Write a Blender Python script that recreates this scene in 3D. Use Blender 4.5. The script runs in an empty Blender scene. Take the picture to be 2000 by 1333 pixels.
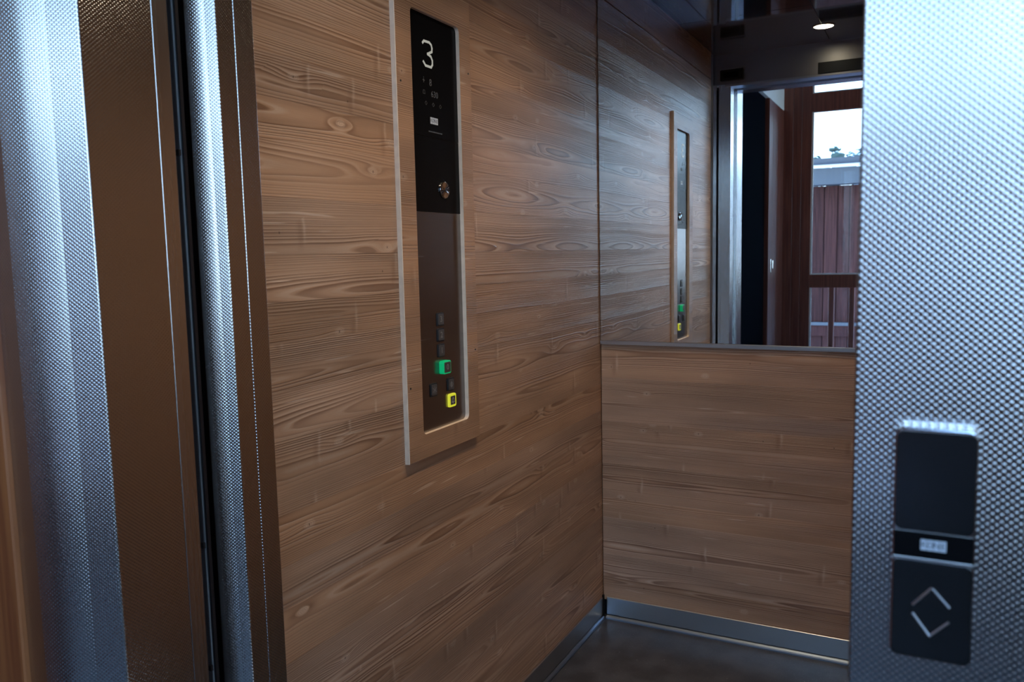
import bpy, bmesh, math, random
from mathutils import Matrix, Vector
random.seed(7)
S = bpy.context.scene
COL = S.collection

# ------------------------------------------------------------------ camera
CAMZ = 1.2
cd = bpy.data.cameras.new('camera'); cam = bpy.data.objects.new('camera', cd); COL.objects.link(cam)
R_ = Vector((0.890056, 0.455359, -0.021168)); U_ = Vector((-0.029257, 0.103404, 0.994209)); F_ = Vector((-0.454911, 0.884283, -0.105358))
m = Matrix.Identity(4)
for i in range(3):
    m[i][0] = R_[i]; m[i][1] = U_[i]; m[i][2] = -F_[i]
m[2][3] = CAMZ
cam.matrix_world = m
cd.sensor_width = 36.0; cd.lens = 28.757; cd.clip_start = 0.02; cd.clip_end = 300
cd.dof.use_dof = True; cd.dof.focus_distance = 1.80; cd.dof.aperture_fstop = 8.0
S.camera = cam

# ------------------------------------------------------------------ sky, exposure
SKY = 1.0
SPOT_W = 25.0
w = bpy.data.worlds.new('world'); S.world = w; w.use_nodes = True
nt = w.node_tree; nt.nodes.clear()
out = nt.nodes.new('ShaderNodeOutputWorld'); bg = nt.nodes.new('ShaderNodeBackground')
tc = nt.nodes.new('ShaderNodeTexCoord'); sep = nt.nodes.new('ShaderNodeSeparateXYZ')
ramp = nt.nodes.new('ShaderNodeValToRGB')
nt.links.new(tc.outputs['Generated'], sep.inputs[0]); nt.links.new(sep.outputs[2], ramp.inputs[0])
e = ramp.color_ramp.elements
e[0].position = 0.0; e[0].color = (0.66, 0.82, 1.0, 1)
e[1].position = 0.8; e[1].color = (0.20, 0.43, 1.0, 1)
k = e.new(0.22); k.color = (0.46, 0.69, 1.0, 1)
nt.links.new(ramp.outputs[0], bg.inputs[0]); bg.inputs[1].default_value = SKY * 7.4
nt.links.new(bg.outputs[0], out.inputs[0])
vs = S.view_settings
vs.view_transform = 'Standard'; vs.look = 'None'; vs.gamma = 1.0; vs.use_curve_mapping = False; vs.exposure = 0.0
cy = S.cycles
cy.use_denoising = True; cy.max_bounces = 12; cy.diffuse_bounces = 5; cy.glossy_bounces = 8
cy.transparent_max_bounces = 16; cy.sample_clamp_indirect = 12.0; cy.caustics_reflective = True; cy.blur_glossy = 0.3

# ------------------------------------------------------------------ node helper
class NB:
    def __init__(s, name):
        s.mat = bpy.data.materials.new(name); s.mat.use_nodes = True
        s.t = s.mat.node_tree; s.t.nodes.clear()
        s.out = s.t.nodes.new('ShaderNodeOutputMaterial')
    def n(s, typ, **kw):
        x = s.t.nodes.new(typ)
        for a, b in kw.items(): setattr(x, a, b)
        return x
    def put(s, sock, v):
        if hasattr(v, 'links'): s.t.links.new(v, sock)
        else: sock.default_value = v
    def m(s, op, a, b=0.0, c=None):
        x = s.n('ShaderNodeMath', operation=op); s.put(x.inputs[0], a); s.put(x.inputs[1], b)
        if c is not None: s.put(x.inputs[2], c)
        return x.outputs[0]
    def ss(s, v, a, b, o0=0.0, o1=1.0):
        x = s.n('ShaderNodeMapRange', interpolation_type='SMOOTHSTEP')
        for i, q in enumerate((v, a, b, o0, o1)): s.put(x.inputs[i], q)
        return x.outputs[0]
    def xyz(s, a, b, c):
        x = s.n('ShaderNodeCombineXYZ')
        for i, q in enumerate((a, b, c)): s.put(x.inputs[i], q)
        return x.outputs[0]
    def sep(s, v):
        x = s.n('ShaderNodeSeparateXYZ'); s.put(x.inputs[0], v); return x.outputs
    def noise(s, v, scale=1.0, detail=2.0, rough=0.5):
        x = s.n('ShaderNodeTexNoise'); s.put(x.inputs['Vector'], v)
        x.inputs['Scale'].default_value = scale; x.inputs['Detail'].default_value = detail; x.inputs['Roughness'].default_value = rough
        return x.outputs['Fac']
    def mix(s, f, a, b, typ='MIX'):
        x = s.n('ShaderNodeMix', data_type='RGBA', blend_type=typ)
        s.put(x.inputs[0], f)
        for i, q in ((6, a), (7, b)):
            if isinstance(q, tuple) and len(q) == 3: q = (*q, 1)
            s.put(x.inputs[i], q)
        return x.outputs[2]
    def bump(s, h, strength, dist):
        x = s.n('ShaderNodeBump'); x.inputs['Strength'].default_value = strength; x.inputs['Distance'].default_value = dist
        s.put(x.inputs['Height'], h); return x.outputs[0]
    def bsdf(s, color=(0.5, 0.5, 0.5), rough=0.5, metal=0.0, normal=None, spec=0.5, emit=None, estr=0.0, coat=0.0, aniso=0.0):
        x = s.n('ShaderNodeBsdfPrincipled')
        if isinstance(color, tuple): color = (*color[:3], 1)
        s.put(x.inputs['Base Color'], color); s.put(x.inputs['Roughness'], rough); s.put(x.inputs['Metallic'], metal)
        s.put(x.inputs['Specular IOR Level'], spec)
        if normal is not None: s.put(x.inputs['Normal'], normal)
        if emit is not None:
            x.inputs['Emission Color'].default_value = (*emit, 1); x.inputs['Emission Strength'].default_value = estr
        if coat: x.inputs['Coat Weight'].default_value = coat
        if aniso: x.inputs['Anisotropic'].default_value = aniso
        s.t.links.new(x.outputs[0], s.out.inputs[0])
        return s.mat

def plain(name, color, rough=0.5, metal=0.0, var=0.06, scale=30.0, **kw):
    b = NB(name)
    v = b.n('ShaderNodeTexCoord').outputs['Object']
    n = b.noise(v, scale, 3.0)
    c = b.mix(n, tuple(x * (1 - var) for x in color), tuple(min(1, x * (1 + var)) for x in color))
    return b.bsdf(c, rough, metal, **kw)

def wood_spruce(name, early, late, pale, gain=1.0, rough=0.33):
    b = NB(name)
    o = b.sep(b.n('ShaderNodeTexCoord').outputs['Object'])
    rnd = b.n('ShaderNodeObjectInfo').outputs['Random']
    seed = b.m('MULTIPLY', rnd, 97.0)
    r2 = b.m('FRACT', b.m('MULTIPLY', rnd, 17.31)); r3 = b.m('FRACT', b.m('MULTIPLY', rnd, 53.17))
    u, v = o[0], o[2]
    M = b.m
    n1 = M('SUBTRACT', b.noise(b.xyz(M('MULTIPLY', u, 0.8), M('MULTIPLY', v, 1.0), seed), 1.0, 1.0), 0.5)
    n2 = M('SUBTRACT', b.noise(b.xyz(M('MULTIPLY', u, 5.0), M('MULTIPLY', v, 12.0), M('ADD', seed, 7.3)), 1.0, 1.0), 0.5)
    n3 = M('SUBTRACT', b.noise(b.xyz(M('MULTIPLY', u, 9.0), M('MULTIPLY', v, 60.0), M('ADD', seed, 13.7)), 1.0, 2.0), 0.5)
    nd = M('SUBTRACT', b.noise(b.xyz(M('MULTIPLY', u, 1.6), 0.0, M('ADD', seed, 31.1)), 1.0, 1.0), 0.5)
    # knots
    vo = b.n('ShaderNodeTexVoronoi', voronoi_dimensions='2D', feature='F1')
    su, sv = 4.2, 9.0
    pu = M('ADD', M('MULTIPLY', u, su), seed); pv = M('ADD', M('MULTIPLY', v, sv), M('MULTIPLY', seed, 1.7))
    b.put(vo.inputs['Vector'], b.xyz(pu, pv, 0.0)); vo.inputs['Scale'].default_value = 1.0; vo.inputs['Randomness'].default_value = 1.0
    pp = b.sep(vo.outputs['Position'])
    du = M('DIVIDE', M('SUBTRACT', pp[0], pu), su); dv = M('DIVIDE', M('SUBTRACT', pp[1], pv), sv)
    cc = b.n('ShaderNodeSeparateColor'); b.put(cc.inputs[0], vo.outputs['Color'])
    ca, cb, cg = cc.outputs[0], cc.outputs[1], cc.outputs[2]
    has = b.ss(ca, 0.42, 0.48)
    def sq(x, s): return M('POWER', M('ABSOLUTE', M('DIVIDE', x, s)), 2.0)
    g = M('EXPONENT', M('MULTIPLY', M('ADD', sq(du, 0.045), sq(dv, 0.011)), -1.0))
    bulge = M('MULTIPLY', M('MULTIPLY', g, has), M('MULTIPLY', ca, 0.007))
    c0 = M('MULTIPLY', M('SUBTRACT', r2, 0.5), 0.085)
    wv = M('ADD', M('SUBTRACT', v, c0), M('ADD', M('MULTIPLY', n1, 0.022), M('MULTIPLY', n2, 0.004)))
    d = M('ADD', M('ADD', 0.006, M('MULTIPLY', r3, 0.05)), M('MULTIPLY', nd, 0.030))
    r = M('SQRT', M('ADD', M('MULTIPLY', wv, wv), M('MULTIPLY', d, d)))
    r = M('ADD', M('ADD', r, M('MULTIPLY', n3, 0.0010)), bulge)
    n4 = b.noise(b.xyz(M('MULTIPLY', r, 75.0), seed, 0.0), 1.0, 2.0)
    ph = M('FRACT', M('ADD', M('DIVIDE', r, 0.0036), M('MULTIPLY', n4, 3.2)))
    late_p = M('MULTIPLY', b.ss(ph, 0.38, 0.86), b.ss(ph, 1.0, 0.90))
    fib = b.noise(b.xyz(M('MULTIPLY', u, 22.0), M('MULTIPLY', v, 900.0), seed), 1.0, 2.0)
    big = b.noise(b.xyz(M('MULTIPLY', u, 2.2), M('MULTIPLY', v, 12.0), M('ADD', seed, 3.0)), 1.0, 3.0)
    amp = b.ss(b.noise(b.xyz(M('MULTIPLY', u, 1.7), M('MULTIPLY', v, 26.0), M('ADD', seed, 60.0)), 1.0, 2.0), 0.32, 0.68, 0.26, 1.0)
    col = b.mix(M('MULTIPLY', M('MULTIPLY', late_p, amp), 0.84), early, late)
    # pale edge right after each late line (brushed, limed look) on the wide cathedrals
    pe = M('MULTIPLY', M('MULTIPLY', b.ss(ph, 0.0, 0.05), b.ss(ph, 0.34, 0.10)), M('MULTIPLY', amp, 0.45))
    col = b.mix(pe, col, pale)
    col = b.mix(M('MULTIPLY', M('SUBTRACT', 1.0, fib), 0.35), col, tuple(x * 0.62 for x in early))
    pk = b.ss(b.noise(b.xyz(M('MULTIPLY', u, 6.0), M('MULTIPLY', v, 120.0), M('ADD', seed, 88.0)), 1.0, 1.0), 0.70, 0.78)
    col = b.mix(M('MULTIPLY', pk, 0.55), col, pale)
    # knots and spike knots
    kd = M('ADD', M('SQRT', M('ADD', sq(du, 0.013), sq(dv, 0.0075))), M('MULTIPLY', n3, 0.9))
    km = M('MULTIPLY', b.ss(kd, 1.35, 0.55), has)
    kring = b.ss(M('FRACT', M('MULTIPLY', kd, 2.6)), 0.55, 0.95)
    kc = b.mix(M('MULTIPLY', kring, 0.6), pale, late)
    col = b.mix(M('MULTIPLY', km, 0.36), col, kc)
    core = M('MULTIPLY', b.ss(M('SQRT', M('ADD', sq(du, 0.0022), sq(dv, 0.0028))), 1.0, 0.5), b.ss(cb, 0.55, 0.65))
    col = b.mix(M('MULTIPLY', core, 0.7), col, tuple(x * 0.45 for x in late))
    du2 = M('ADD', M('ADD', du, M('MULTIPLY', M('SUBTRACT', cb, 0.5), 0.12)), M('ADD', M('MULTIPLY', n2, 0.014), M('MULTIPLY', n3, 0.004)))
    sm = M('MULTIPLY', M('EXPONENT', M('MULTIPLY', sq(du2, 0.0034), -1.0)), b.ss(M('ABSOLUTE', M('ADD', dv, M('MULTIPLY', M('SUBTRACT', cg, 0.5), 0.05))), 0.040, 0.004))
    sm = M('MULTIPLY', M('MULTIPLY', sm, b.ss(cg, 0.45, 0.6)), b.ss(fib, 0.2, 0.6, 0.55, 1.0))
    col = b.mix(M('MULTIPLY', sm, 0.42), col, pale)
    dm = M('MULTIPLY', M('EXPONENT', M('MULTIPLY', sq(M('SUBTRACT', du2, 0.009), 0.007), -1.0)), b.ss(M('ABSOLUTE', dv), 0.040, 0.004))
    col = b.mix(M('MULTIPLY', M('MULTIPLY', dm, b.ss(cg, 0.45, 0.6)), 0.30), col, late)
    # tone per board and slow stain clouds
    tone = M('MULTIPLY', M('ADD', 0.90, M('MULTIPLY', r3, 0.17)), b.ss(big, 0.25, 0.75, 0.76, 1.16))
    hs = b.n('ShaderNodeHueSaturation'); b.put(hs.inputs['Color'], col)
    b.put(hs.inputs['Value'], M('MULTIPLY', tone, gain)); b.put(hs.inputs['Saturation'], M('ADD', 0.98, M('MULTIPLY', r2, 0.14)))
    hgt = M('ADD', M('MULTIPLY', late_p, M('MULTIPLY', amp, 0.8)), M('MULTIPLY', fib, 0.35))
    hgt = M('ADD', hgt, M('MULTIPLY', M('ADD', km, sm), 0.35))
    nor = b.bump(hgt, 0.75, 0.0007)
    ro = M('ADD', rough, M('MULTIPLY', fib, 0.12))
    return b.bsdf(hs.outputs[0], ro, 0.0, nor, spec=0.6)

def boards_mat(name, c1, c2, rough=0.45, spec=0.5):
    """stained softwood, grain along local Z"""
    b = NB(name); M = b.m
    o = b.sep(b.n('ShaderNodeTexCoord').outputs['Object'])
    rnd = b.n('ShaderNodeObjectInfo').outputs['Random']; seed = M('MULTIPLY', rnd, 71.0)
    n = b.noise(b.xyz(M('ADD', M('MULTIPLY', o[0], 55.0), seed), M('MULTIPLY', o[1], 55.0), M('MULTIPLY', o[2], 2.0)), 1.0, 3.0)
    c = b.mix(b.ss(n, 0.3, 0.7), c1, c2)
    hs = b.n('ShaderNodeHueSaturation'); b.put(hs.inputs['Color'], c); b.put(hs.inputs['Value'], M('ADD', 0.8, M('MULTIPLY', rnd, 0.4)))
    return b.bsdf(hs.outputs[0], rough, 0.0, b.bump(n, 0.3, 0.002), spec=spec)

def steel_dimple(name):
    b = NB(name); M = b.m
    uv = b.sep(b.n('ShaderNodeUVMap').outputs[0])
    X = M('COSINE', M('MULTIPLY', uv[0], 2 * math.pi / 0.0053)); Z = M('COSINE', M('MULTIPLY', uv[1], math.pi / 0.00238))
    h = b.ss(M('MULTIPLY', X, Z), -0.35, 0.9)
    sm = b.noise(b.n('ShaderNodeTexCoord').outputs['Object'], 3.0, 2.0)
    nor = b.bump(h, 0.5, 0.0004)
    ro = M('ADD', 0.15, M('MULTIPLY', sm, 0.10))
    return b.bsdf((0.56, 0.56, 0.57), ro, 1.0, nor)

def steel_brushed(name, col=(0.56, 0.56, 0.57), rough=0.26, axis=2):
    b = NB(name); M = b.m
    o = b.sep(b.n('ShaderNodeTexCoord').outputs['Object'])
    k = [260.0, 260.0, 260.0]; k[axis] = 3.0
    n = b.noise(b.xyz(M('MULTIPLY', o[0], k[0]), M('MULTIPLY', o[1], k[1]), M('MULTIPLY', o[2], k[2])), 1.0, 3.0)
    return b.bsdf(col, M('ADD', rough - 0.04, M('MULTIPLY', n, 0.10)), 1.0, b.bump(n, 0.08, 0.0005))

def glass_mat(name):
    b = NB(name)
    t = b.n('ShaderNodeBsdfTransparent'); t.inputs[0].default_value = (0.93, 0.96, 0.96, 1)
    g = b.n('ShaderNodeBsdfGlossy'); g.inputs['Roughness'].default_value = 0.0
    f = b.n('ShaderNodeFresnel'); f.inputs[0].default_value = 1.45
    mx = b.n('ShaderNodeMixShader'); b.t.links.new(f.outputs[0], mx.inputs[0]); b.t.links.new(t.outputs[0], mx.inputs[1]); b.t.links.new(g.outputs[0], mx.inputs[2])
    b.t.links.new(mx.outputs[0], b.out.inputs[0]); return b.mat

def mirror_mat(name):
    b = NB(name); g = b.n('ShaderNodeBsdfGlossy'); g.inputs['Roughness'].default_value = 0.0; g.inputs[0].default_value = (0.80, 0.84, 0.85, 1)
    b.t.links.new(g.outputs[0], b.out.inputs[0]); return b.mat

def floor_mat(name, base):
    b = NB(name); v = b.n('ShaderNodeTexCoord').outputs['Object']
    n = b.noise(v, 14.0, 4.0); f = b.noise(v, 420.0, 2.0)
    c = b.mix(b.ss(n, 0.3, 0.75), tuple(x * 0.7 for x in base), tuple(x * 1.35 for x in base))
    c = b.mix(b.ss(f, 0.66, 0.74), c, tuple(min(1, x * 3.2) for x in base))
    sc = b.n('ShaderNodeTexVoronoi', feature='F1'); b.put(sc.inputs['Vector'], v); sc.inputs['Scale'].default_value = 26.0
    c = b.mix(b.m('MULTIPLY', b.ss(sc.outputs['Distance'], 0.07, 0.02), 0.35), c, (0.5, 0.5, 0.5))
    return b.bsdf(c, b.m('ADD', 0.24, b.m('MULTIPLY', n, 0.16)), 0.0, b.bump(f, 0.25, 0.0006))

M_SPRUCE = wood_spruce('brushed_spruce', (0.515, 0.315, 0.200), (0.165, 0.074, 0.040), (0.76, 0.57, 0.43))
M_RAW = plain('raw_wood_edge', (0.80, 0.62, 0.46), 0.6, var=0.18, scale=60)
M_DIMPLE = steel_dimple('dimpled_steel')
M_STEEL = steel_brushed('brushed_steel')
M_STEEL_H = steel_brushed('brushed_steel_level', rough=0.30, axis=0)
M_LIP = steel_brushed('lip_steel', (0.22, 0.27, 0.34), 0.36, axis=0)
M_PLATE = steel_brushed('panel_plate_steel', (0.27, 0.245, 0.24), 0.24, axis=0)
M_HEADER = steel_brushed('header_steel', (0.40, 0.38, 0.37), 0.34, axis=0)
M_DARKMETAL = plain('dark_metal', (0.035, 0.037, 0.042), 0.4, 0.6)
M_GREYMETAL = plain('grey_metal', (0.26, 0.29, 0.32), 0.42, 0.9)
M_BLACK = plain('black_plastic', (0.010, 0.010, 0.012), 0.38)
M_GLASSBLACK = plain('black_glass', (0.006, 0.006, 0.007), 0.2, spec=0.08)
M_MIRROR = mirror_mat('mirror_glass')
M_GLASS = glass_mat('window_glass')
M_FLOOR = floor_mat('car_floor', (0.060, 0.060, 0.064))
M_FLOOR2 = floor_mat('landing_floor', (0.030, 0.028, 0.027))
M_CEIL = plain('dark_gloss_ceiling', (0.035, 0.028, 0.026), 0.09, spec=0.9, coat=0.6)
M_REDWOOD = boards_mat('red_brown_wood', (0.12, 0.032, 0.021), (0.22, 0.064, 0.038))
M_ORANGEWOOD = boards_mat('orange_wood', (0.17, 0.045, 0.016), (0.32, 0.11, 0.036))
M_SIDING = boards_mat('siding_wood', (0.030, 0.011, 0.010), (0.066, 0.023, 0.019), 0.7, 0.12)
M_WHITE = plain('white_plaster', (0.82, 0.81, 0.78), 0.8)
M_CREAM = plain('cream_bead', (0.72, 0.68, 0.62), 0.6)
M_LAMPWHITE = plain('white_print', (0.70, 0.74, 0.80), 0.5)
M_LOGO = plain('logo_white', (0.62, 0.68, 0.76), 0.4)
M_INK = plain('dark_print', (0.015, 0.03, 0.07), 0.5)
M_FAINT = plain('faint_print', (0.10, 0.10, 0.10), 0.5)
M_BTN = plain('button_grey', (0.12, 0.115, 0.115), 0.35, 0.5)
M_BTNTXT = plain('button_print', (0.26, 0.25, 0.24), 0.5)
M_CHROME = plain('chrome', (0.75, 0.75, 0.76), 0.14, 1.0)
M_GUTTER = plain('grey_gutter', (0.065, 0.07, 0.08), 0.5)
M_SNOW = plain('snow', (0.86, 0.88, 0.92), 0.8)
M_PAVING = plain('wet_paving', (0.05, 0.052, 0.058), 0.5, var=0.3, scale=4)
M_DOOR = plain('black_door', (0.006, 0.007, 0.009), 0.9, spec=0.0)
M_PINE = plain('pine_needles', (0.05, 0.07, 0.05), 0.9, var=0.4, scale=8)
def emis(name, col, s, base=(0.05, 0.05, 0.05)):
    return NB(name).bsdf(base, 0.4, emit=col, estr=s)
M_DIGIT = emis('display_digit', (0.95, 0.93, 0.80), 0.36)
M_GREEN = emis('green_light', (0.0, 0.62, 0.20), 0.38, (0.0, 0.3, 0.12))
M_YELLOW = emis('yellow_light', (0.85, 0.85, 0.05), 0.55, (0.4, 0.4, 0.02))
M_LED = emis('warm_led', (1.0, 0.86, 0.62), 14.0)
M_ARROW = plain('arrow_metal', (0.88, 0.90, 0.93), 0.42, 1.0)
M_STATION = plain('station_face', (0.045, 0.047, 0.052), 0.20, 0.75)

# ------------------------------------------------------------------ object helpers
def link(name, me, mats, parent=None, loc=(0, 0, 0), rotz=0.0):
    o = bpy.data.objects.new(name, me); COL.objects.link(o)
    if mats is not None:
        for mm in (mats if isinstance(mats, (list, tuple)) else [mats]): me.materials.append(mm)
    o.parent = parent; o.location = loc; o.rotation_euler = (0, 0, rotz)
    return o
def tag(o, label=None, cat=None, group=None, kind=None):
    if label: o['label'] = label
    if cat: o['category'] = cat
    if group: o['group'] = group
    if kind: o['kind'] = kind
    return o
def empty(name, loc=(0, 0, 0), rotz=0.0):
    o = bpy.data.objects.new(name, None); COL.objects.link(o); o.location = loc; o.rotation_euler = (0, 0, rotz); o.empty_display_size = 0.05
    return o
def mesh_bm(name, bm, smooth=False):
    bmesh.ops.recalc_face_normals(bm, faces=bm.faces)
    me = bpy.data.meshes.new(name); bm.to_mesh(me); bm.free()
    if smooth:
        for p in me.polygons: p.use_smooth = True
    return me
def box_uv(me):
    uvl = me.uv_layers.new(name='UVMap')
    for p in me.polygons:
        n = p.normal; ax = max(range(3), key=lambda i: abs(n[i]))
        for li in p.loop_indices:
            c = me.vertices[me.loops[li].vertex_index].co
            uvl.data[li].uv = (c.y, c.z) if ax == 0 else (c.x, c.z) if ax == 1 else (c.x, c.y)
def bm_box(bm, x0, x1, y0, y1, z0, z1, bev=0.0, seg=1):
    b2 = bmesh.new()
    vs = [b2.verts.new((x, y, z)) for x in (x0, x1) for y in (y0, y1) for z in (z0, z1)]
    for f in ((0, 1, 3, 2), (4, 6, 7, 5), (0, 4, 5, 1), (2, 3, 7, 6), (0, 2, 6, 4), (1, 5, 7, 3)): b2.faces.new([vs[i] for i in f])
    bmesh.ops.recalc_face_normals(b2, faces=b2.faces)
    if bev: bmesh.ops.bevel(b2, geom=list(b2.edges), offset=bev, segments=seg, profile=0.5, affect='EDGES')
    t = bpy.data.meshes.new('t'); b2.to_mesh(t); b2.free(); bm.from_mesh(t); bpy.data.meshes.remove(t)
def box(name, x0, x1, y0, y1, z0, z1, mat, parent=None, bev=0.0, seg=1, uv=False, local=True):
    """a box given in its parent's frame; its origin is its own centre"""
    cx, cy_, cz = ((x0 + x1) / 2, (y0 + y1) / 2, (z0 + z1) / 2) if local else (0, 0, 0)
    bm = bmesh.new(); bm_box(bm, x0 - cx, x1 - cx, y0 - cy_, y1 - cy_, z0 - cz, z1 - cz, bev, seg)
    me = mesh_bm(name, bm)
    if uv: box_uv(me)
    return link(name, me, mat, parent, (cx, cy_, cz))
def prism(name, pts, z0, z1, mat, parent=None):
    """closed polygon (x, y) extruded along z, uv in metres along the outline"""
    bm = bmesh.new(); n = len(pts)
    a = [bm.verts.new((p[0], p[1], z0)) for p in pts]; c = [bm.verts.new((p[0], p[1], z1)) for p in pts]
    uvl = bm.loops.layers.uv.new('UVMap'); s = 0.0
    for i in range(n):
        j = (i + 1) % n; L = math.dist(pts[i], pts[j])
        f = bm.faces.new((a[i], a[j], c[j], c[i]))
        for lp, q in zip(f.loops, ((s, z0), (s + L, z0), (s + L, z1), (s, z1))): lp[uvl].uv = q
        s += L
    bm.faces.new(a[::-1]); bm.faces.new(c)
    return link(name, mesh_bm(name, bm), mat, parent)
def fillet(pts, rad, seg=6):
    """round the inner corners of an open polyline"""
    o = [pts[0]]
    for i in range(1, len(pts) - 1):
        p = Vector(pts[i]); a = Vector(pts[i - 1]) - p; c = Vector(pts[i + 1]) - p
        r = rad[i] if isinstance(rad, (list, tuple)) else rad
        if r <= 0: o.append(tuple(p)); continue
        a.normalize(); c.normalize(); ang = a.angle(c)
        t = r / math.tan(ang / 2); p0 = p + a * t; p1 = p + c * t
        for k in range(seg + 1):
            f = k / seg; q = p0 * (1 - f) ** 2 + p * 2 * f * (1 - f) + p1 * f ** 2; o.append(tuple(q))
    o.append(pts[-1]); return o
def rrect(w, h, r, seg=5):
    o = []
    for cx, cz, a0 in ((w / 2 - r, h / 2 - r, 0), (-w / 2 + r, h / 2 - r, 90), (-w / 2 + r, -h / 2 + r, 180), (w / 2 - r, -h / 2 + r, 270)):
        for k in range(seg + 1):
            a = math.radians(a0 + 90 * k / seg); o.append((cx + r * math.cos(a), cz + r * math.sin(a)))
    return o
def slab(name, outline, y0, y1, mat, parent=None, loc=(0, 0, 0), bev=0.0, rot=None):
    """outline in (x, z), thickness along y; front is y0 (towards -y)"""
    bm = bmesh.new()
    a = [bm.verts.new((p[0], y0, p[1])) for p in outline]; c = [bm.verts.new((p[0], y1, p[1])) for p in outline]
    n = len(a)
    fr = bm.faces.new(a); bm.faces.new(c[::-1])
    for i in range(n): bm.faces.new((a[i], c[i], c[(i + 1) % n], a[(i + 1) % n]))
    bmesh.ops.recalc_face_normals(bm, faces=bm.faces)
    if bev: bmesh.ops.bevel(bm, geom=list(fr.edges), offset=bev, segments=2, profile=0.5, affect='EDGES')
    o = link(name, mesh_bm(name, bm), mat, parent, loc)
    if rot: o.rotation_euler = rot
    return o
def stroke(name, lines, wid, dep, mat, parent, loc):
    """flat strokes in (x, z), thickness dep towards -y, one mesh"""
    bm = bmesh.new()
    for pts in lines:
        for p, q in zip(pts[:-1], pts[1:]):
            d = Vector((q[0] - p[0], q[1] - p[1])); L = d.length
            if L < 1e-9: continue
            d /= L; n = Vector((-d.y, d.x)) * wid / 2; ex = d * wid * 0.35
            cs = [(p[0] - ex.x + n.x, p[1] - ex.y + n.y), (p[0] - ex.x - n.x, p[1] - ex.y - n.y), (q[0] + ex.x - n.x, q[1] + ex.y - n.y), (q[0] + ex.x + n.x, q[1] + ex.y + n.y)]
            a = [bm.verts.new((c[0], -dep, c[1])) for c in cs]; b_ = [bm.verts.new((c[0], 0, c[1])) for c in cs]
            bm.faces.new(a); bm.faces.new(b_[::-1])
            for i in range(4): bm.faces.new((a[i], b_[i], b_[(i + 1) % 4], a[(i + 1) % 4]))
    return link(name, mesh_bm(name, bm), mat, parent, loc)
def text(name, body, size, mat, parent, loc, dep=0.0002, xs=1.0):
    cu = bpy.data.curves.new('t', 'FONT'); cu.body = body; cu.size = size; cu.align_x = 'CENTER'; cu.align_y = 'CENTER'; cu.extrude = dep; cu.resolution_u = 3
    to = bpy.data.objects.new('t', cu); COL.objects.link(to)
    dg = bpy.context.evaluated_depsgraph_get(); me = bpy.data.meshes.new_from_object(to.evaluated_get(dg))
    bpy.data.objects.remove(to); bpy.data.curves.remove(cu)
    me.transform(Matrix.Diagonal((xs, 1, 1, 1))); me.transform(Matrix.Rotation(math.pi / 2, 4, 'X'))
    return link(name, me, mat, parent, loc)
def cyl(name, r, y0, y1, mat, parent, loc, seg=32, bev=0.0):
    return slab(name, [(r * math.cos(2 * math.pi * k / seg), r * math.sin(2 * math.pi * k / seg)) for k in range(seg)], y0, y1, mat, parent, loc, bev)

# ------------------------------------------------------------------ key planes (metres, camera at x=0, y=0)
XL, XR, YB, ZC = -0.939, 0.160, 2.443, 2.108       # lift car: left, right, back, ceiling
YI = 0.901                                          # inner face of the car front
JX = -0.865                                         # left clear edge of the opening
RX = -0.045                                         # right clear edge of the opening
ZO = 1.970                                          # opening height
YW = -2.46                                          # glazed wall behind the camera
XS = -1.15                                          # landing side wall

# ------------------------------------------------------------------ the lift car
def planks(wall, length, zs, mat, th=0.018, start=0.0):
    """horizontal glued boards; wall-local frame: x along the wall, front towards -y"""
    for z0, z1 in zip(zs[:-1], zs[1:]):
        x0, x1 = start, length
        bm = bmesh.new(); bm_box(bm, -(x1 - x0) / 2, (x1 - x0) / 2, 0, th, -(z1 - z0) / 2 + 0.00012, (z1 - z0) / 2 - 0.00012)
        me = mesh_bm('plank', bm)
        me.materials.append(mat); me.materials.append(M_RAW)
        for p in me.polygons:
            if abs(p.normal.x) > 0.9: p.material_index = 1
        o = bpy.data.objects.new('plank', me); COL.objects.link(o); o.parent = wall; o.location = ((x0 + x1) / 2, random.uniform(0, 0.00025), (z0 + z1) / 2)
def seams(z0, z1, fixed, lo, hi):
    pts = [z0] + [f for f in fixed if z0 < f < z1] + [z1]; o = [z0]
    for a, c in zip(pts[:-1], pts[1:]):
        n = max(1, round((c - a) / ((lo + hi) / 2)))
        ws = [random.uniform(lo, hi) for _ in range(n)]; t = sum(ws); z = a
        for q in ws[:-1]: z += q * (c - a) / t; o.append(z)
        o.append(c)
    return o

wl = empty('wall_left', (XL, 0, 0), math.pi / 2); tag(wl, 'brushed spruce board wall on the left of the lift car', kind='structure')
planks(wl, YB + 0.004, seams(0.06, 1.985, [0.34, 0.62, 0.78, 0.905, 0.985, 1.063, 1.130, 1.208, 1.30, 1.39, 1.456, 1.60, 1.72, 1.86], 0.068, 0.1), M_SPRUCE, start=0.978)
planks(wl, YB + 0.004, [1.989, ZC + 0.02], M_SPRUCE, th=0.014, start=0.978)
box('backing', 0.86, YB + 0.02, 0.0185, 0.03, 0, ZC + 0.03, M_DARKMETAL, wl)
box('corner_filler', 0.917, 0.975, 0.004, 0.018, 0, ZC + 0.02, M_STEEL, wl)

wb = empty('wall_back', (XL, YB, 0)); tag(wb, 'brushed spruce board dado on the back wall under the mirror', kind='structure')
planks(wb, XR - XL - 0.003, seams(0.06, 0.9075, [0.217, 0.341, 0.405, 0.52, 0.66, 0.80], 0.075, 0.115), M_SPRUCE, start=0.003)
box('backing', -0.02, XR - XL + 0.02, 0.0185, 0.03, 0, ZC + 0.03, M_DARKMETAL, wb)

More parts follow.
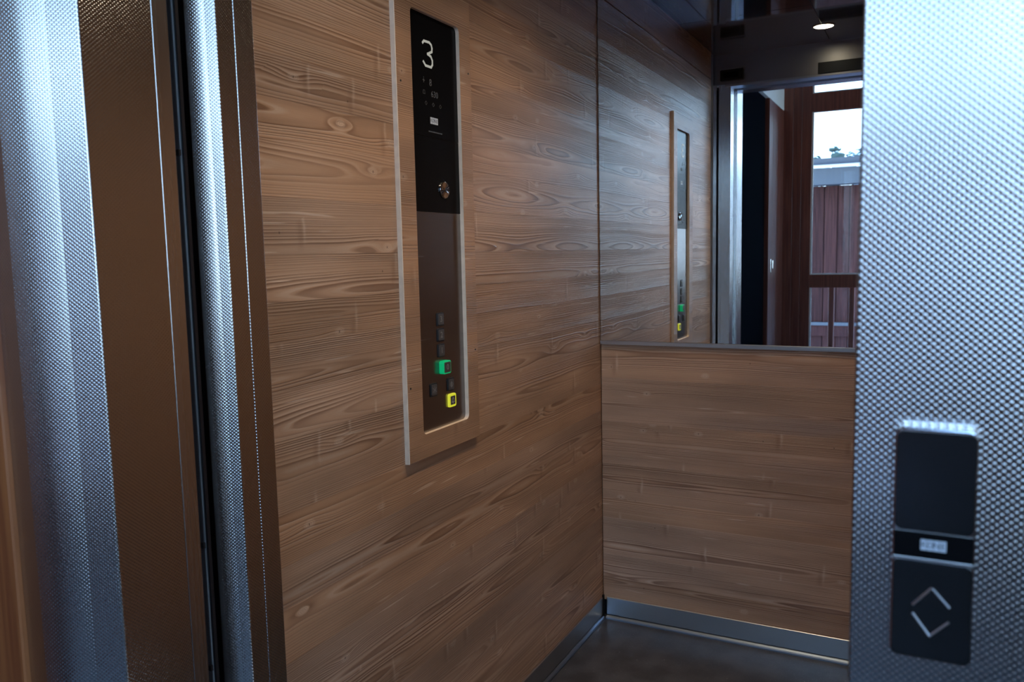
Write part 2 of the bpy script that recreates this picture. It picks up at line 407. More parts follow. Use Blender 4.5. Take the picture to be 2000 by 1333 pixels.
wr = empty('wall_right', (XR, YB, 0), -math.pi / 2); tag(wr, 'brushed spruce board wall on the hidden right of the lift car', kind='structure')
planks(wr, YB - YI, seams(0.06, ZC + 0.02, [], 0.09, 0.14), M_SPRUCE, start=-0.004)
box('backing', -0.02, YB - YI, 0.0185, 0.03, 0, ZC + 0.03, M_DARKMETAL, wr)

fl = box('floor', XL - 0.02, XR + 0.02, 0.7855, YB + 0.02, -0.03, 0.0, M_FLOOR); tag(fl, 'dark grey speckled floor of the lift car', kind='structure')

ce = empty('ceiling', (0, 0, ZC)); tag(ce, 'dark glossy lift ceiling panels seen in the mirror', kind='structure')
for x0, x1, y0, y1 in ((XL - 0.02, -0.4325, YI - 0.01, 1.5195), (XL - 0.02, -0.4325, 1.5225, YB + 0.02), (-0.4305, XR + 0.02, YI - 0.01, 1.2935), (-0.4305, XR + 0.02, 1.2965, YB + 0.02)):
    box('ceiling_panel', x0, x1, y0, y1, 0, 0.012, M_CEIL, ce, bev=0.0008)
box('backing', XL - 0.03, XR + 0.03, YI - 0.02, YB + 0.03, 0.0125, 0.03, M_DARKMETAL, ce)

# skirting
def skirt(wall_name, label, length, loc, rotz, start):
    s = empty(wall_name, loc, rotz); tag(s, label, kind='structure')
    box('skirting_strip', start, length, -0.006, 0.0, 0.013, 0.072, M_STEEL_H, s, bev=0.001)
    bm = bmesh.new()
    prof = [(0, 0), (-0.015, 0), (-0.0145, 0.004), (-0.012, 0.0075), (-0.009, 0.010), (-0.006, 0.0115), (0, 0.012)]
    a = [bm.verts.new((start, p[0], p[1])) for p in prof]; c = [bm.verts.new((length, p[0], p[1])) for p in prof]
    bm.faces.new(a); bm.faces.new(c[::-1])
    for i in range(len(prof)): j = (i + 1) % len(prof); bm.faces.new((a[i], a[j], c[j], c[i]))
    link('skirting_lip', mesh_bm('skirting_lip', bm), M_LIP, s)
skirt('baseboard_back', 'brushed steel skirting along the foot of the back wall', XR - XL - 0.008, (XL, YB - 0.0005, 0), 0, 0.016)
skirt('baseboard_left', 'brushed steel skirting along the foot of the left wall', YB - 0.017, (XL + 0.0005, 0, 0), math.pi / 2, 0.98)
box('corner_cap', XL + 0.0005, XL + 0.0065, YB - 0.0075, YB - 0.0015, 0.0, 0.076, M_DARKMETAL)
tag(bpy.data.objects['corner_cap'], 'tiny dark corner cap joining the two steel skirtings', 'corner cap')

# mirror and its ledge
mi = empty('wall_mirror', (XL, YB, 0.922)); tag(mi, 'wide wall mirror above the wooden back wall panel', 'mirror')
box('mirror_glass', 0.0035, XR - XL - 0.003, -0.005, 0.0, 0.0, ZC - 0.922 - 0.002, M_MIRROR, mi)
box('mirror_backing', 0.0035, XR - XL - 0.003, 0.0004, 0.012, 0.0, ZC - 0.922 - 0.002, M_BLACK, mi)
tr = box('trim_1', XL + 0.0025, XR - 0.003, YB - 0.010, YB + 0.005, 0.9085, 0.9215, M_STEEL_H, bev=0.0012); tag(tr, 'thin steel ledge under the mirror', kind='structure')

# downlights
def downlight(x, y, label):
    t = empty('downlight', (x, y, ZC)); tag(t, label, 'ceiling lamp', 'warm downlights in the lift ceiling')
    bm = bmesh.new(); seg = 40
    ring = lambda r, z: [bm.verts.new((r * math.cos(2 * math.pi * k / seg), r * math.sin(2 * math.pi * k / seg), z)) for k in range(seg)]
    rs = [ring(0.046, 0.0), ring(0.045, -0.003), ring(0.040, -0.0035), ring(0.038, -0.001), ring(0.038, 0.0)]
    for a, c in zip(rs, rs[1:] + rs[:1]):
        for k in range(seg): bm.faces.new((a[k], a[(k + 1) % seg], c[(k + 1) % seg], c[k]))
    link('lamp_ring', mesh_bm('lamp_ring', bm, True), M_CHROME, t)
    bm = bmesh.new(); bmesh.ops.create_cone(bm, cap_ends=True, segments=seg, radius1=0.038, radius2=0.038, depth=0.001)
    link('lamp_lens', mesh_bm('lamp_lens', bm), M_LED, t, (0, 0, -0.0007))
    ld = bpy.data.lights.new('downlight_beam', 'SPOT'); ld.energy = SPOT_W; ld.color = (1.0, 0.80, 0.56); ld.spot_size = math.radians(128); ld.spot_blend = 0.9; ld.shadow_soft_size = 0.036
    lo = bpy.data.objects.new('downlight_beam', ld); COL.objects.link(lo); lo.parent = t; lo.location = (0, 0, -0.006)
downlight(-0.428, 1.18, 'round warm downlight near the lift door, seen in the mirror')
downlight(-0.428, 1.80, 'round warm downlight close to the back wall')

# ------------------------------------------------------------------ car front, door frames
def arcline(p, th0, th1, L, n):
    o = [p]; x, y = p
    for k in range(n):
        th = math.radians(th0 + (th1 - th0) * (k + 0.5) / n); x += math.cos(th) * L / n; y += math.sin(th) * L / n; o.append((x, y))
    return o
cf = empty('car_door_frame', (0, 0, 0)); tag(cf, 'slim dimpled steel frame of the lift car doorway, next to the spruce wall', 'door frame')
Ge = (JX, 0.833)
tb = math.radians(30)
Fp = (Ge[0] - 0.0147 * math.cos(tb), Ge[1] - 0.0147 * math.sin(tb))
arc = arcline((0, 0), 16, 36, 0.028, 12); ofs = (Fp[0] - arc[-1][0], Fp[1] - arc[-1][1]); arc = [(a[0] + ofs[0], a[1] + ofs[1]) for a in arc]
Ep = arc[0]
nose = fillet([(Ep[0] - 0.004, Ep[1] + 0.02), Ep, arc[1]], 0.0012)[:-1] + arc[1:-1]
nose += fillet([arc[-2], Fp, Ge, (JX, 0.8635)], [0, 0.004, 0.0028, 0])[1:-1]
prism('front_nose', nose + [(JX, 0.8645), (JX - 0.012, 0.8645), (JX - 0.03, 0.860)], 0.0, ZO, M_DIMPLE, cf)
rev = fillet([(JX - 0.010, 0.8650), (JX + 0.0006, 0.8650), (JX + 0.0006, YI - 0.0), (JX - 0.042, YI + 0.0068)], [0, 0.0018, 0.0015, 0])
prism('inner_reveal', rev + [(JX - 0.042, YI + 0.0028), (JX - 0.008, YI - 0.006), (JX - 0.010, 0.868)], 0.0, ZO, M_DIMPLE, cf)
prism('return_strip', [(-0.908, YI + 0.0068), (-0.918, YI + 0.0084), (-0.918, YI + 0.002), (-0.908, YI)], 0.0, ZO, M_DIMPLE, cf)
box('return_groove', -0.928, -0.9185, YI - 0.02, YI - 0.012, 0, ZO, M_DARKMETAL, cf)
prism('return_strip', [(-0.9285, YI + 0.0100), (-0.955, YI + 0.0142), (-0.955, YI + 0.006), (-0.9285, YI + 0.003)], 0.0, ZO, M_DIMPLE, cf)
box('right_return', RX, XR + 0.02, 0.833, YI, 0, ZO, M_DIMPLE, cf, bev=0.001, uv=True)
box('header_panel', -0.955, XR + 0.02, 0.84, YI, ZO, ZC + 0.03, M_HEADER, cf)
box('header_lip', -0.955, XR + 0.02, 0.833, YI + 0.004, ZO - 0.010, ZO, M_STEEL_H, cf, bev=0.001)
sb = empty('door_sensor', (-0.857, YI, 1.985)); tag(sb, 'small black sensor box on the header over the lift doorway', 'sensor')
box('sensor_body', -0.054, 0.054, 0.0, 0.020, 0.0, 0.050, M_BLACK, sb, bev=0.003)
box('sensor_window', -0.040, 0.030, 0.0202, 0.021, 0.012, 0.038, M_GLASSBLACK, sb)
box('sensor_edge', -0.056, 0.056, 0.0, 0.022, 0.0505, 0.053, M_STEEL_H, sb)

lf = empty('landing_door_frame', (0, 0, 0)); tag(lf, 'wide dimpled stainless steel frame around the lift entrance on the landing', 'door frame')
Cc = (JX, 0.630)
Bc = (Cc[0] - 0.0359 * math.cos(tb), Cc[1] - 0.0359 * math.sin(tb))
arc = arcline((0, 0), 18, 37, 0.0617, 20); ofs = (Bc[0] - arc[-1][0], Bc[1] - arc[-1][1]); arc = [(a[0] + ofs[0], a[1] + ofs[1]) for a in arc]
Ac = arc[0]
bandL = (-0.985, Ac[1] + 0.0015)
out_ = fillet([bandL, Ac, arc[1]], 0.0015)[:-1] + arc[1:-1]
out_ += fillet([arc[-2], Bc, Cc, (JX, 0.7285)], [0, 0.003, 0.0032, 0])[1:-1]
prism('left_jamb', out_ + [(JX, 0.729), (JX - 0.02, 0.729), (JX - 0.09, 0.68), (-0.985, 0.66)], 0.0, ZO + 0.12, M_DIMPLE, lf)
box('reveal_strip', JX - 0.02, JX - 0.0001, 0.730, 0.754, 0.0, ZO, M_STEEL, lf, bev=0.0006)
box('side_panel', RX, 0.42, 0.597, 0.715, 0.0, ZO + 0.12, M_DIMPLE, lf, bev=0.0015, seg=3, uv=True)
box('header_panel', JX, RX, 0.640, 0.730, ZO, ZO + 0.12, M_DIMPLE, lf, uv=True)

# sliding door leaves parked behind the left jamb
d1 = empty('landing_sliding_door', (-1.066, 0.793, 0)); tag(d1, 'grey edge of the open landing door in the gap behind the left jamb', 'lift door')
box('door_leaf', -0.30, 0.171, -0.006, 0.004, 0.006, ZO + 0.03, M_GREYMETAL, d1, bev=0.002, seg=2)
box('door_edge_seal', 0.171, 0.1745, -0.003, 0.002, 0.006, ZO + 0.03, M_BLACK, d1)
for zz in (0.62, 0.80, 1.34): box('latch_bolt', 0.166, 0.172, -0.009, -0.0055, zz, zz + 0.008, M_DARKMETAL, d1)
d2 = empty('car_sliding_door', (-1.086, 0.815, 0)); tag(d2, 'dark open car door leaf hidden in the entrance gap', 'lift door')
box('door_leaf', -0.30, 0.160, -0.006, 0.006, 0.006, ZO + 0.03, M_DARKMETAL, d2)
box('door_edge_seal', 0.160, 0.164, -0.004, 0.004, 0.006, ZO + 0.03, M_BLACK, d2)
sill = box('floor_sill', -1.0, 0.2, 0.5975, 0.785, -0.03, -0.001, M_STEEL_H); tag(sill, 'metal threshold of the lift doorway', kind='structure')
track = box('trim_2', -0.48, XR, YI + 0.0005, YI + 0.008, ZO + 0.001, ZO + 0.05, M_DARKMETAL, bev=0.001); tag(track, 'dark bar along the header over the lift doorway', kind='structure')

# ------------------------------------------------------------------ control panel on the left wall
cp = empty('car_control_panel', (XL, 1.4895, 1.2), math.pi / 2)
tag(cp, 'tall lift control panel with black display and buttons in a spruce surround', 'control panel')
# local frame: x along the wall (away from the camera), front towards -y, z up
fx0, fx1, fz0, fz1 = 1.3415 - 1.4895, 1.631 - 1.4895, 0.7805 - 1.2, 1.752 - 1.2
hx0, hx1, hz0, hz1 = 1.396 - 1.4895, 1.583 - 1.4895, 0.831 - 1.2, 1.690 - 1.2
bm = bmesh.new()
PR = 0.011
hole = [(p[0] + (hx0 + hx1) / 2, p[1] + (hz0 + hz1) / 2) for p in rrect(hx1 - hx0, hz1 - hz0, 0.011, 6)]
nh = len(hole); q = nh // 4
corners = [(fx1, fz1), (fx0, fz1), (fx0, fz0), (fx1, fz0)]
def ringv(y, pts): return [bm.verts.new((p[0], y, p[1])) for p in pts]
chf = 0.0012
cch = [(fx1 - chf, fz1 - chf), (fx0 + chf, fz1 - chf), (fx0 + chf, fz0 + chf), (fx1 - chf, fz0 + chf)]
O0 = ringv(-PR, cch); O1 = ringv(0.0, corners); H0 = ringv(-PR, hole); H1 = ringv(0.0, hole); Om = ringv(-PR + chf, corners)
faces_front = []
for i in range(4):
    seg_ = [H0[(i * q + k) % nh] for k in range(q)] + [H0[((i + 1) * q) % nh]]
    faces_front.append(bm.faces.new([O0[i]] + [O0[(i + 1) % 4]] + seg_[::-1]))
edge_faces = []
for i in range(4):
    edge_faces.append(bm.faces.new((O0[i], O0[(i + 1) % 4], Om[(i + 1) % 4], Om[i])))
    edge_faces.append(bm.faces.new((Om[i], Om[(i + 1) % 4], O1[(i + 1) % 4], O1[i])))
for i in range(nh): edge_faces.append(bm.faces.new((H0[i], H0[(i + 1) % nh], H1[(i + 1) % nh], H1[i])))
for f in edge_faces: f.material_index = 1
me = mesh_bm('wood_surround', bm)
link('wood_surround', me, [M_SPRUCE, M_RAW], cp)
for sx, sz in ((fx0 + 0.012, 0.935 - 1.2), (fx0 + 0.014, 1.54 - 1.2), (fx1 - 0.012, 0.985 - 1.2), (fx1 - 0.012, 1.60 - 1.2)):
    cyl('screw', 0.0022, -0.0006, 0.0004, M_DARKMETAL, cp, (sx, -PR, sz), 12)
def P(y, z, k=0.938 / 0.953): return (y * k - 1.4895, (z - 1.2) * k)
def platebox(name, z0, z1, mat, dz=-0.0015):
    return box(name, hx0 - 0.003, hx1 + 0.003, dz, 0.0, z0, z1, mat, cp)
zsplit, zline = 1.2915 - 1.2, 0.246
bp_ = platebox('button_plate', hz0 - 0.003, zsplit - 0.0006, M_PLATE)
dg_ = platebox('display_glass', zline + 0.0003, hz1 + 0.003, M_GLASSBLACK, -0.0025)
sg_ = platebox('speaker_glass', zsplit, zline - 0.0003, M_GLASSBLACK, -0.0022)
gy = -0.0027
x, z = P(1.4915, 1.6199)
W3, H3 = 0.0175, 0.0245
dgt = [[(-W3, H3 * 0.78), (-W3 * 0.7, H3 * 0.97), (W3 * 0.45, H3), (W3 * 0.85, H3 * 0.85), (W3, H3 * 0.6), (W3 * 0.95, H3 * 0.3), (0.0, 0.0), (W3 * 0.7, -H3 * 0.12), (W3, -H3 * 0.4), (W3, -H3 * 0.75), (W3 * 0.7, -H3), (-W3 * 0.5, -H3), (-W3 * 0.95, -H3 * 0.72)]]
stroke('floor_digit', dgt, 0.0050, 0.0002, M_DIGIT, cp, (x, gy, z))
x, z = P(1.4995, 1.5622); text('capacity_persons', '8', 0.020, M_FAINT, cp, (x, gy, z))
x, z = P(1.4735, 1.5630); stroke('person_icon', [[(0, 0.004), (0, -0.003)], [(-0.003, 0.001), (0.003, 0.001)], [(0, 0.0065), (0, 0.0072)]], 0.0018, 0.0002, M_FAINT, cp, (x, gy, z))
x, z = P(1.5142, 1.5396); text('capacity_kilograms', '630', 0.018, M_FAINT, cp, (x, gy, z))
x, z = P(1.4735, 1.5410); stroke('load_icon', [[(-0.004, -0.004), (0.004, -0.004), (0.0025, 0.003), (-0.0025, 0.003), (-0.004, -0.004)]], 0.001, 0.0002, M_FAINT, cp, (x, gy, z))
for yy in (1.480, 1.508, 1.536):
    x, z = P(yy, 1.5185); stroke('status_icon', [[(-0.004, 0.0), (0, 0.004), (0.004, 0.0), (0, -0.004), (-0.004, 0.0)]], 0.0008, 0.0002, M_FAINT, cp, (x, gy, z))
def logo(parent, loc, wid, hgt, dep=0.0003, mat=M_LOGO):
    """four pale tiles with the letters of the maker's plate"""
    t = box('maker_plate', loc[0] - wid / 2, loc[0] + wid / 2, loc[1] - dep, loc[1], loc[2] - hgt / 2, loc[2] + hgt / 2, mat, parent)
    tw = wid / 4
    for i, ch in enumerate('KONE'):
        text('letter', ch, hgt * 0.72, M_INK, t, ((i - 1.5) * tw, -dep / 2 - 0.0001, 0), 0.00005, 1.0)
        if i: box('tile_joint', (i - 2) * tw - wid * 0.008, (i - 2) * tw + wid * 0.008, -dep / 2 - 0.00012, -dep / 2, -hgt / 2, hgt / 2, M_INK, t)
    return t
x, z = P(1.5094, 1.4849); logo(cp, (x, gy + 0.0001, z), 0.029, 0.0135)
x, z = P(1.512, 1.4615); stroke('faint_marking', [[(-0.024 + 0.006 * k, 0), (-0.021 + 0.006 * k, 0)] for k in range(9)], 0.0022, 0.0002, M_FAINT, cp, (x, gy, z))
# radial brushed key switch
x, z = P(1.5412, 1.342)
ks = cyl('key_switch', 0.0178, -0.003, 0.0, M_CHROME, cp, (x, -0.0022, z), 40, 0.0006)
bm = bmesh.new(); n = 36; cv = bm.verts.new((0, -0.0048, 0))
rv = [bm.verts.new((0.0162 * math.cos(2 * math.pi * k / n), -0.0034 - (0.0012 if k % 2 else 0.0), 0.0162 * math.sin(2 * math.pi * k / n))) for k in range(n)]
for k in range(n): bm.faces.new((cv, rv[k], rv[(k + 1) % n]))
link('brushed_rosette', mesh_bm('brushed_rosette', bm), M_CHROME, ks)
box('key_slot', -0.0011, 0.0011, -0.0056, -0.0045, -0.0055, 0.0055, M_BLACK, ks)
# buttons
def button(y, z, legend, lit=None):
    x, zz = P(y, z)
    w_ = 0.0265
    if lit is None:
        b0 = slab('button', rrect(w_, w_ + 0.002, 0.003), -0.0022, 0.0, M_BLACK, cp, (x, -0.0015, zz), 0.0005)
        slab('button_face', rrect(w_ - 0.0052, w_ - 0.0032, 0.002), -0.0012, 0.0, M_BTN, b0, (0, -0.0022, 0), 0.0004); fy = -0.0036
        tm = M_BTNTXT
    elif lit == 'green':
        b0 = slab('button', rrect(w_ + 0.004, w_ + 0.002, 0.005), -0.0115, 0.0, M_GREEN, cp, (x, -0.0015, zz), 0.0012)
        slab('button_face', rrect(w_ - 0.001, w_ - 0.004, 0.003), -0.0006, 0.0, M_BTN, b0, (0, -0.0115, 0), 0.0002); fy = -0.0123
        tm = M_BTNTXT
        tag(b0, 'green lit button')
    else:
        b0 = slab('button', rrect(w_ + 0.003, w_ + 0.003, 0.005), -0.0045, 0.0, M_YELLOW, cp, (x, -0.0015, zz), 0.001)
        slab('button_face', rrect(w_ - 0.0075, w_ - 0.0075, 0.0015), -0.0006, 0.0, M_BTN, b0, (0, -0.0045, 0)); fy = -0.0052
        tm = M_LAMPWHITE
        tag(b0, 'yellow ringed alarm button')
    if legend in '3210': text('legend', legend, 0.018, tm, b0, (0, fy, 0))
    elif legend == 'close': stroke('legend', [[(-0.007, 0.005), (-0.0015, 0), (-0.007, -0.005)], [(0.007, 0.005), (0.0015, 0), (0.007, -0.005)], [(0, 0.007), (0, -0.007)]], 0.0012, 0.0002, tm, b0, (0, fy, 0))
    elif legend == 'open': stroke('legend', [[(-0.002, 0.005), (-0.007, 0), (-0.002, -0.005), (-0.002, 0.005)], [(0.002, 0.005), (0.007, 0), (0.002, -0.005), (0.002, 0.005)], [(0, 0.007), (0, -0.007)]], 0.0011, 0.0002, tm, b0, (0, fy, 0))
    elif legend == 'bell': stroke('legend', [[(-0.0055, -0.004), (-0.0035, -0.002), (-0.003, 0.003), (0, 0.006), (0.003, 0.003), (0.0035, -0.002), (0.0055, -0.004), (-0.0055, -0.004)], [(-0.001, -0.006), (0.001, -0.006)]], 0.0011, 0.0002, tm, b0, (0, fy, 0))
button(1.5100, 1.0626, '3'); button(1.5100, 1.0283, '2'); button(1.5100, 0.9942, '1'); button(1.5170, 0.9568, '0', 'green')
button(1.4751, 0.9122, 'close'); button(1.5451, 0.9139, 'open'); button(1.5470, 0.8780, 'bell', 'yellow')

# ------------------------------------------------------------------ landing call station on the right panel
cs = empty('landing_call_station', (0.0055, 0.597, 0.925)); tag(cs, 'slim dark call station with arrow buttons on the dimpled steel panel', 'call button')
SW, SH = 0.0485, 0.157
slab('housing', [(p[0], p[1] + SH / 2) for p in rrect(SW, SH, 0.0055)], -0.0115, 0.0, M_CHROME, cs, (0, 0, 0), 0.0012)
top = slab('upper_face', [(p[0], p[1]) for p in rrect(SW - 0.0022, 0.0665, 0.0045)], -0.0006, 0.0, M_STATION, cs, (0, -0.0115, 0.1215), 0.0003)
band = box('display_band', -SW / 2 + 0.0011, SW / 2 - 0.0011, -0.0122, -0.0114, 0.0700, 0.0875, M_GLASSBLACK, cs)
logo(cs, (0.0003, -0.01225, 0.0795), 0.0150, 0.0072)
box('divider', -SW / 2 + 0.0006, SW / 2 - 0.0006, -0.0127, -0.0114, 0.0682, 0.0696, M_STEEL_H, cs)
low = slab('lower_face', rrect(SW - 0.0022, 0.0665, 0.004), -0.0006, 0.0, M_STATION, cs, (0, -0.0115, 0.0346), 0.0003)
def chevron(pts, label):
    b0 = empty('arrow_button', (0, -0.0121, 0)); b0.parent = cs
    bm = bmesh.new(); wd = 0.0016
    for p, q_ in zip(pts[:-1], pts[1:]):
        d = Vector((q_[0] - p[0], q_[1] - p[1])).normalized(); n = Vector((-d.y, d.x)) * wd / 2
        a = [bm.verts.new((c[0], 0, c[1])) for c in ((p[0] + n.x, p[1] + n.y), (p[0] - n.x, p[1] - n.y), (q_[0] - n.x, q_[1] - n.y), (q_[0] + n.x, q_[1] + n.y))]
        r0 = bm.verts.new((p[0], -0.0009, p[1])); r1 = bm.verts.new((q_[0], -0.0009, q_[1]))
        bm.faces.new((a[0], r0, r1, a[3])); bm.faces.new((a[1], a[2], r1, r0)); bm.faces.new((a[0], a[1], r0)); bm.faces.new((a[2], a[3], r1)); bm.faces.new((a[0], a[3], a[2], a[1]))
    link('arrow_ridge', mesh_bm('arrow_ridge', bm), M_ARROW, b0)
chevron([(-0.0108, 0.0375), (0.0002, 0.0505), (0.0108, 0.0388)], 'up'); chevron([(-0.0108, 0.0318), (-0.0003, 0.0175), (0.0108, 0.0290)], 'down')

# ------------------------------------------------------------------ the landing around and behind the camera
YF = 0.590
HL = 3.45
wf = empty('wall_front', (0, 0, 0)); tag(wf, 'stained timber wall around the lift entrance on the landing', kind='structure')
x = -0.9855
while x > XS:
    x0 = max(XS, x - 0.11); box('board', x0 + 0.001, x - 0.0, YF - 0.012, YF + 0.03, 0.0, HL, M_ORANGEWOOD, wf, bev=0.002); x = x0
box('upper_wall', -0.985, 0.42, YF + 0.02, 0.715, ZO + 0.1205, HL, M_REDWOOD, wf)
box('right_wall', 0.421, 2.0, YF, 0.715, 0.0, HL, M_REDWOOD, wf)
sh = empty('wall_shaft', (0, 0, 0)); tag(sh, 'black lining of the lift shaft behind the entrance gap', kind='structure')
box('shaft_side', -1.52, -1.50, 0.60, 1.62, -0.03, HL + 0.05, M_BLACK, sh); box('shaft_back', -1.52, -0.975, 1.60, 1.62, -0.03, HL + 0.05, M_BLACK, sh)
box('shaft_face', -1.52, -1.16, 0.60, 0.62, -0.03, HL + 0.05, M_BLACK, sh); box('shaft_top', -1.52, 0.45, 0.60, 1.62, HL + 0.03, HL + 0.05, M_BLACK, sh)
box('shaft_floor', -1.52, -0.96, 0.60, 1.62, -0.05, -0.031, M_BLACK, sh); box('shaft_right', 0.43, 0.45, 0.716, 1.62, -0.03, HL + 0.05, M_BLACK, sh)
# side wall with black door and white plaster above
ws = empty('wall_side', (XS, 0, 0)); tag(ws, 'timber side wall of the landing with white plaster above, seen in the mirror', kind='structure')
y = YF + 0.03
while y > -0.60:
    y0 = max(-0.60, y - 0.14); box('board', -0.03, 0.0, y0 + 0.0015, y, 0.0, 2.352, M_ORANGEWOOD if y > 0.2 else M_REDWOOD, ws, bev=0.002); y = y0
for y0, y1 in ((-1.835, -1.76), (-1.95, -1.838), (-2.10, -1.953), (-2.28, -2.103), (-2.46, -2.283)):
    box('board', -0.03, 0.004 if y1 == -1.76 else 0.0, y0, y1, 0.0, 2.352, M_REDWOOD, ws, bev=0.002)
box('plaster', -0.03, -0.001, YW, YF + 0.03, 2.354, HL, M_WHITE, ws)
box('backing', -0.11, -0.052, YW - 0.07, YF + 0.03, 0, HL, M_REDWOOD, ws)
dr = empty('door_1', (XS, -1.18, 0)); tag(dr, 'black landing door seen in the mirror', kind='structure')
box('door_leaf', -0.05, -0.03, -0.578, 0.578, 0.005, 2.352, M_DOOR, dr)
hd = empty('door_handle', (0, -0.79, 1.062)); hd.parent = dr; hd.location = (0.0, -0.70, 1.062)
box('handle_plate', 0.0, 0.006, -0.012, 0.012, -0.05, 0.06, M_CHROME, hd, bev=0.002)
box('handle_grip', 0.012, 0.022, -0.010, 0.010, -0.02, 0.05, M_CHROME, hd, bev=0.003)
box('handle_neck', 0.005, 0.013, -0.006, 0.006, 0.01, 0.022, M_CHROME, hd)
fl2 = box('floor_landing', XS - 0.05, 2.02, YW - 0.05, 0.597, -0.03, -0.0005, M_FLOOR2); tag(fl2, 'dark floor of the landing', kind='structure')
ce2 = empty('ceiling_landing', (0, 0, HL)); tag(ce2, 'timber ceiling over the landing', kind='structure')
y = YW - 0.05
while y < 0.715:
    y1 = min(0.72, y + 0.16); box('board', XS - 0.05, 2.02, y + 0.001, y1 - 0.001, 0, 0.02, M_REDWOOD, ce2); y = y1
wr2 = empty('wall_landing_right', (2.0, 0, 0)); tag(wr2, 'timber end wall of the landing with an added window', kind='structure')
box('lower_wall', 0, 0.03, YW, 0.715, 0, 0.98, M_REDWOOD, wr2); box('upper_wall', 0, 0.03, YW, 0.715, 2.324, HL, M_REDWOOD, wr2)
box('pier', 0, 0.03, YW, -2.2, 0.98, 2.324, M_REDWOOD, wr2); box('pier', 0, 0.03, -0.3, 0.715, 0.98, 2.324, M_REDWOOD, wr2)
wn = empty('window_20', (2.0, -1.25, 0.98)); tag(wn, 'added unseen clear window in the end wall of the landing', kind='structure')  # unseen window, added to put bright highlights on the left jamb edges
box('pane', 0.012, 0.018, -0.95, 0.95, 0, 1.344, M_GLASS, wn); box('mullion', 0.0, 0.03, -0.03, 0.03, 0, 1.344, M_REDWOOD, wn)

# glazed wall behind the camera
wo = empty('wall_window', (0, YW, 0)); tag(wo, 'dark timber glazed wall behind the viewer, seen in the mirror', kind='structure')
def wbx(name, x0, x1, z0, z1, mat=M_REDWOOD, y0=-0.07, y1=0.0, bev=0.003): return box(name, x0, x1, y0, y1, z0, z1, mat, wo, bev)
for a, c in ((XS - 0.05, -1.075), (-1.073, -1.005), (-1.003, -0.925)): wbx('post', a, c, 0, HL)
posts = [(-0.925, -0.03), (0.07, 0.965), (1.065, 1.93)]
wbx('post', -0.03, 0.07, 0, HL); wbx('post', 0.965, 1.065, 0, HL); wbx('post', 1.93, 2.0, 0, HL)
wi = 0
for i, (a, c) in enumerate(posts):
    wbx('head_rail', a, c, 3.32, HL); wbx('middle_rail', a, c, 0.866, 0.975); wbx('bottom_rail', a, c, 0.0, 0.12)
    if i == 0:
        wbx('top_rail', a, c, 2.562, 2.66); wbx('transom_rail', a, c, 2.324, 2.472)
        wbx('added_top_panel', a, c, 2.66, 3.32, y0=-0.05, y1=-0.01)  # unseen panel, added to cut the sky light on the left frame
        panes = ((2.472, 2.562), (0.975, 2.324), (0.12, 0.866))
        for k in range(1, 6):
            xx = a + 0.162 * k
            if xx < c - 0.03: wbx('baluster', xx - 0.022, xx + 0.022, 0.12, 0.866, y0=-0.16, y1=-0.12)
    else:
        panes = ((0.975, 3.32),)
        n = 6
        for k in range(n): wbx('added_panel_board', a + (c - a) * k / n + 0.001, a + (c - a) * (k + 1) / n - 0.001, 0.12, 0.866, y0=-0.05, y1=-0.02)  # unseen boards, added to block low light and darken the steel panel's foot
    for z0, z1 in panes:
        wi += 1
        win = empty('window_%d' % wi, (a, YW, z0)); tag(win, 'clear window pane in the dark timber wall behind the viewer', kind='structure')
        box('pane', 0.0, c - a, -0.045, -0.039, 0.0, z1 - z0, M_GLASS, win)
        box('bead', 0.0, 0.012, -0.037, -0.012, 0.0, z1 - z0, M_CREAM, win); box('bead', 0.012, c - a, -0.037, -0.012, 0.0, 0.010, M_CREAM, win)

# ------------------------------------------------------------------ outdoors
gr = box('ground', -30, 30, -60, YW - 0.15, -1.2, -0.9, M_SNOW); tag(gr, 'snowy ground outside the window', kind='structure')
nb = empty('neighbour_house', (0, -6.5, 0)); tag(nb, 'red brown timber house with grey eaves outside the window, seen in the mirror', 'house')
x = -2.9
while x < 1.5:
    wd = random.uniform(0.13, 0.17); box('siding_board', x, x + wd - 0.008, -0.03, 0.0 + random.uniform(0, 0.006), -0.9, 1.99, M_SIDING, nb, bev=0.004); x += wd
box('wall_core', -2.9, 1.5, -3.0, -0.031, -0.9, 1.99, M_SIDING, nb)
box('eave_board', -1.42, 1.6, -0.05, 0.22, 1.995, 2.20, M_GUTTER, nb)
box('sill_ledge', -2.9, 1.5, 0.0, 0.05, 0.19, 0.23, M_GUTTER, nb); box('base_board', -2.9, 1.5, 0.0, 0.03, 0.05, 0.188, M_SIDING, nb)
bm = bmesh.new(); n = 10; pr = [(0.24 + 0.06 * (1 - math.cos(math.pi * k / n)), 2.31 - 0.075 * math.sin(math.pi * k / n)) for k in range(n + 1)]
a = [bm.verts.new((-1.405, p[0], p[1])) for p in pr]; c = [bm.verts.new((1.6, p[0], p[1])) for p in pr]
for i in range(n): bm.faces.new((a[i], a[i + 1], c[i + 1], c[i]))
bm.faces.new(a); bm.faces.new(c[::-1]); bm.faces.new((a[0], c[0], c[-1], a[-1]))
link('gutter', mesh_bm('gutter', bm, False), M_GUTTER, nb)
bm = bmesh.new()
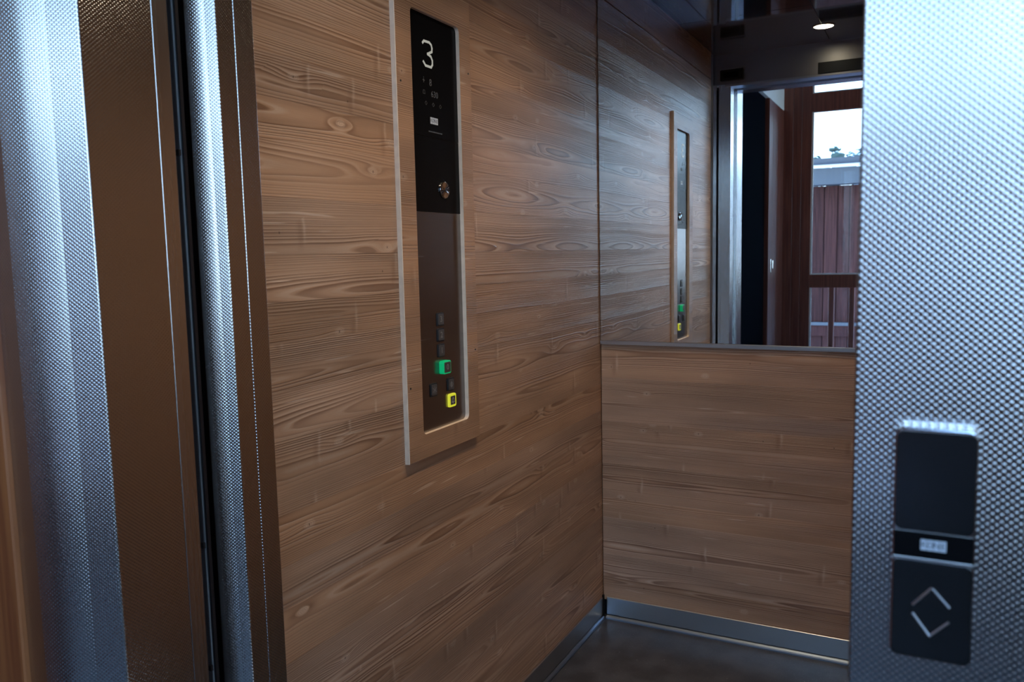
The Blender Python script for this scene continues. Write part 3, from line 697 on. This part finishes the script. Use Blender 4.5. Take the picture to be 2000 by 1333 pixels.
vsx = [bm.verts.new(p) for p in ((-1.42, 0.25, 2.30), (1.6, 0.25, 2.30), (1.6, -3.0, 2.62), (-1.42, -3.0, 2.62), (-1.42, 0.25, 2.20), (1.6, 0.25, 2.20), (1.6, -3.0, 2.5), (-1.42, -3.0, 2.5))]
for f in ((0, 1, 2, 3), (4, 7, 6, 5), (0, 4, 5, 1), (3, 2, 6, 7), (0, 3, 7, 4), (1, 5, 6, 2)): bm.faces.new([vsx[i] for i in f])
link('snowy_roof', mesh_bm('snowy_roof', bm), M_SNOW, nb)
rr = random.Random(3)
def snow_tree(x, y, top, wid, label):
    t = empty('snowy_tree', (x, y, -0.9)); tag(t, label, 'tree', 'snow-dusted trees beyond the roof')
    h = top + 0.9
    bm = bmesh.new()
    for k in range(26):
        f = rr.random(); rad = wid * rr.uniform(0.16, 0.30); sp = wid * (0.5 - 0.32 * f)
        mt = Matrix.Translation((rr.uniform(-sp, sp), rr.uniform(-sp, sp) * 0.6, h * 0.55 + (h * 0.45 - rad) * f)) @ Matrix.Diagonal((1.2, 1.0, 0.62, 1))
        g = bmesh.ops.create_icosphere(bm, subdivisions=2, radius=rad, matrix=mt)
        for v in g['verts']: v.co += Vector((rr.uniform(-1, 1), rr.uniform(-1, 1), rr.uniform(-1, 1))) * rad * 0.16
    bm.normal_update()
    for f in bm.faces: f.material_index = 1 if f.normal.z > 0.45 and rr.random() < 0.75 else 0
    link('crown', mesh_bm('crown', bm), [M_PINE, M_SNOW], t)
    bm = bmesh.new(); bmesh.ops.create_cone(bm, cap_ends=True, segments=9, radius1=0.10, radius2=0.05, depth=h * 0.7, matrix=Matrix.Translation((0, 0, h * 0.35)))
    link('trunk', mesh_bm('trunk', bm), M_SIDING, t)
snow_tree(-2.15, -13.0, 3.24, 0.5, 'low snow-dusted tree at the left end of the neighbouring gutter')
snow_tree(-1.42, -13.4, 3.46, 0.7, 'tallest dark snow-dusted tree over the neighbouring roof')
snow_tree(-2.02, -15.6, 3.62, 0.5, 'small snow-dusted tree between its two neighbours beyond the roof')
snow_tree(0.3, -13.4, 3.25, 1.0, 'broad snow-dusted tree beyond the middle of the neighbouring roof')
snow_tree(2.3, -13.2, 3.30, 1.0, 'snow-dusted tree beyond the right end of the neighbouring roof')
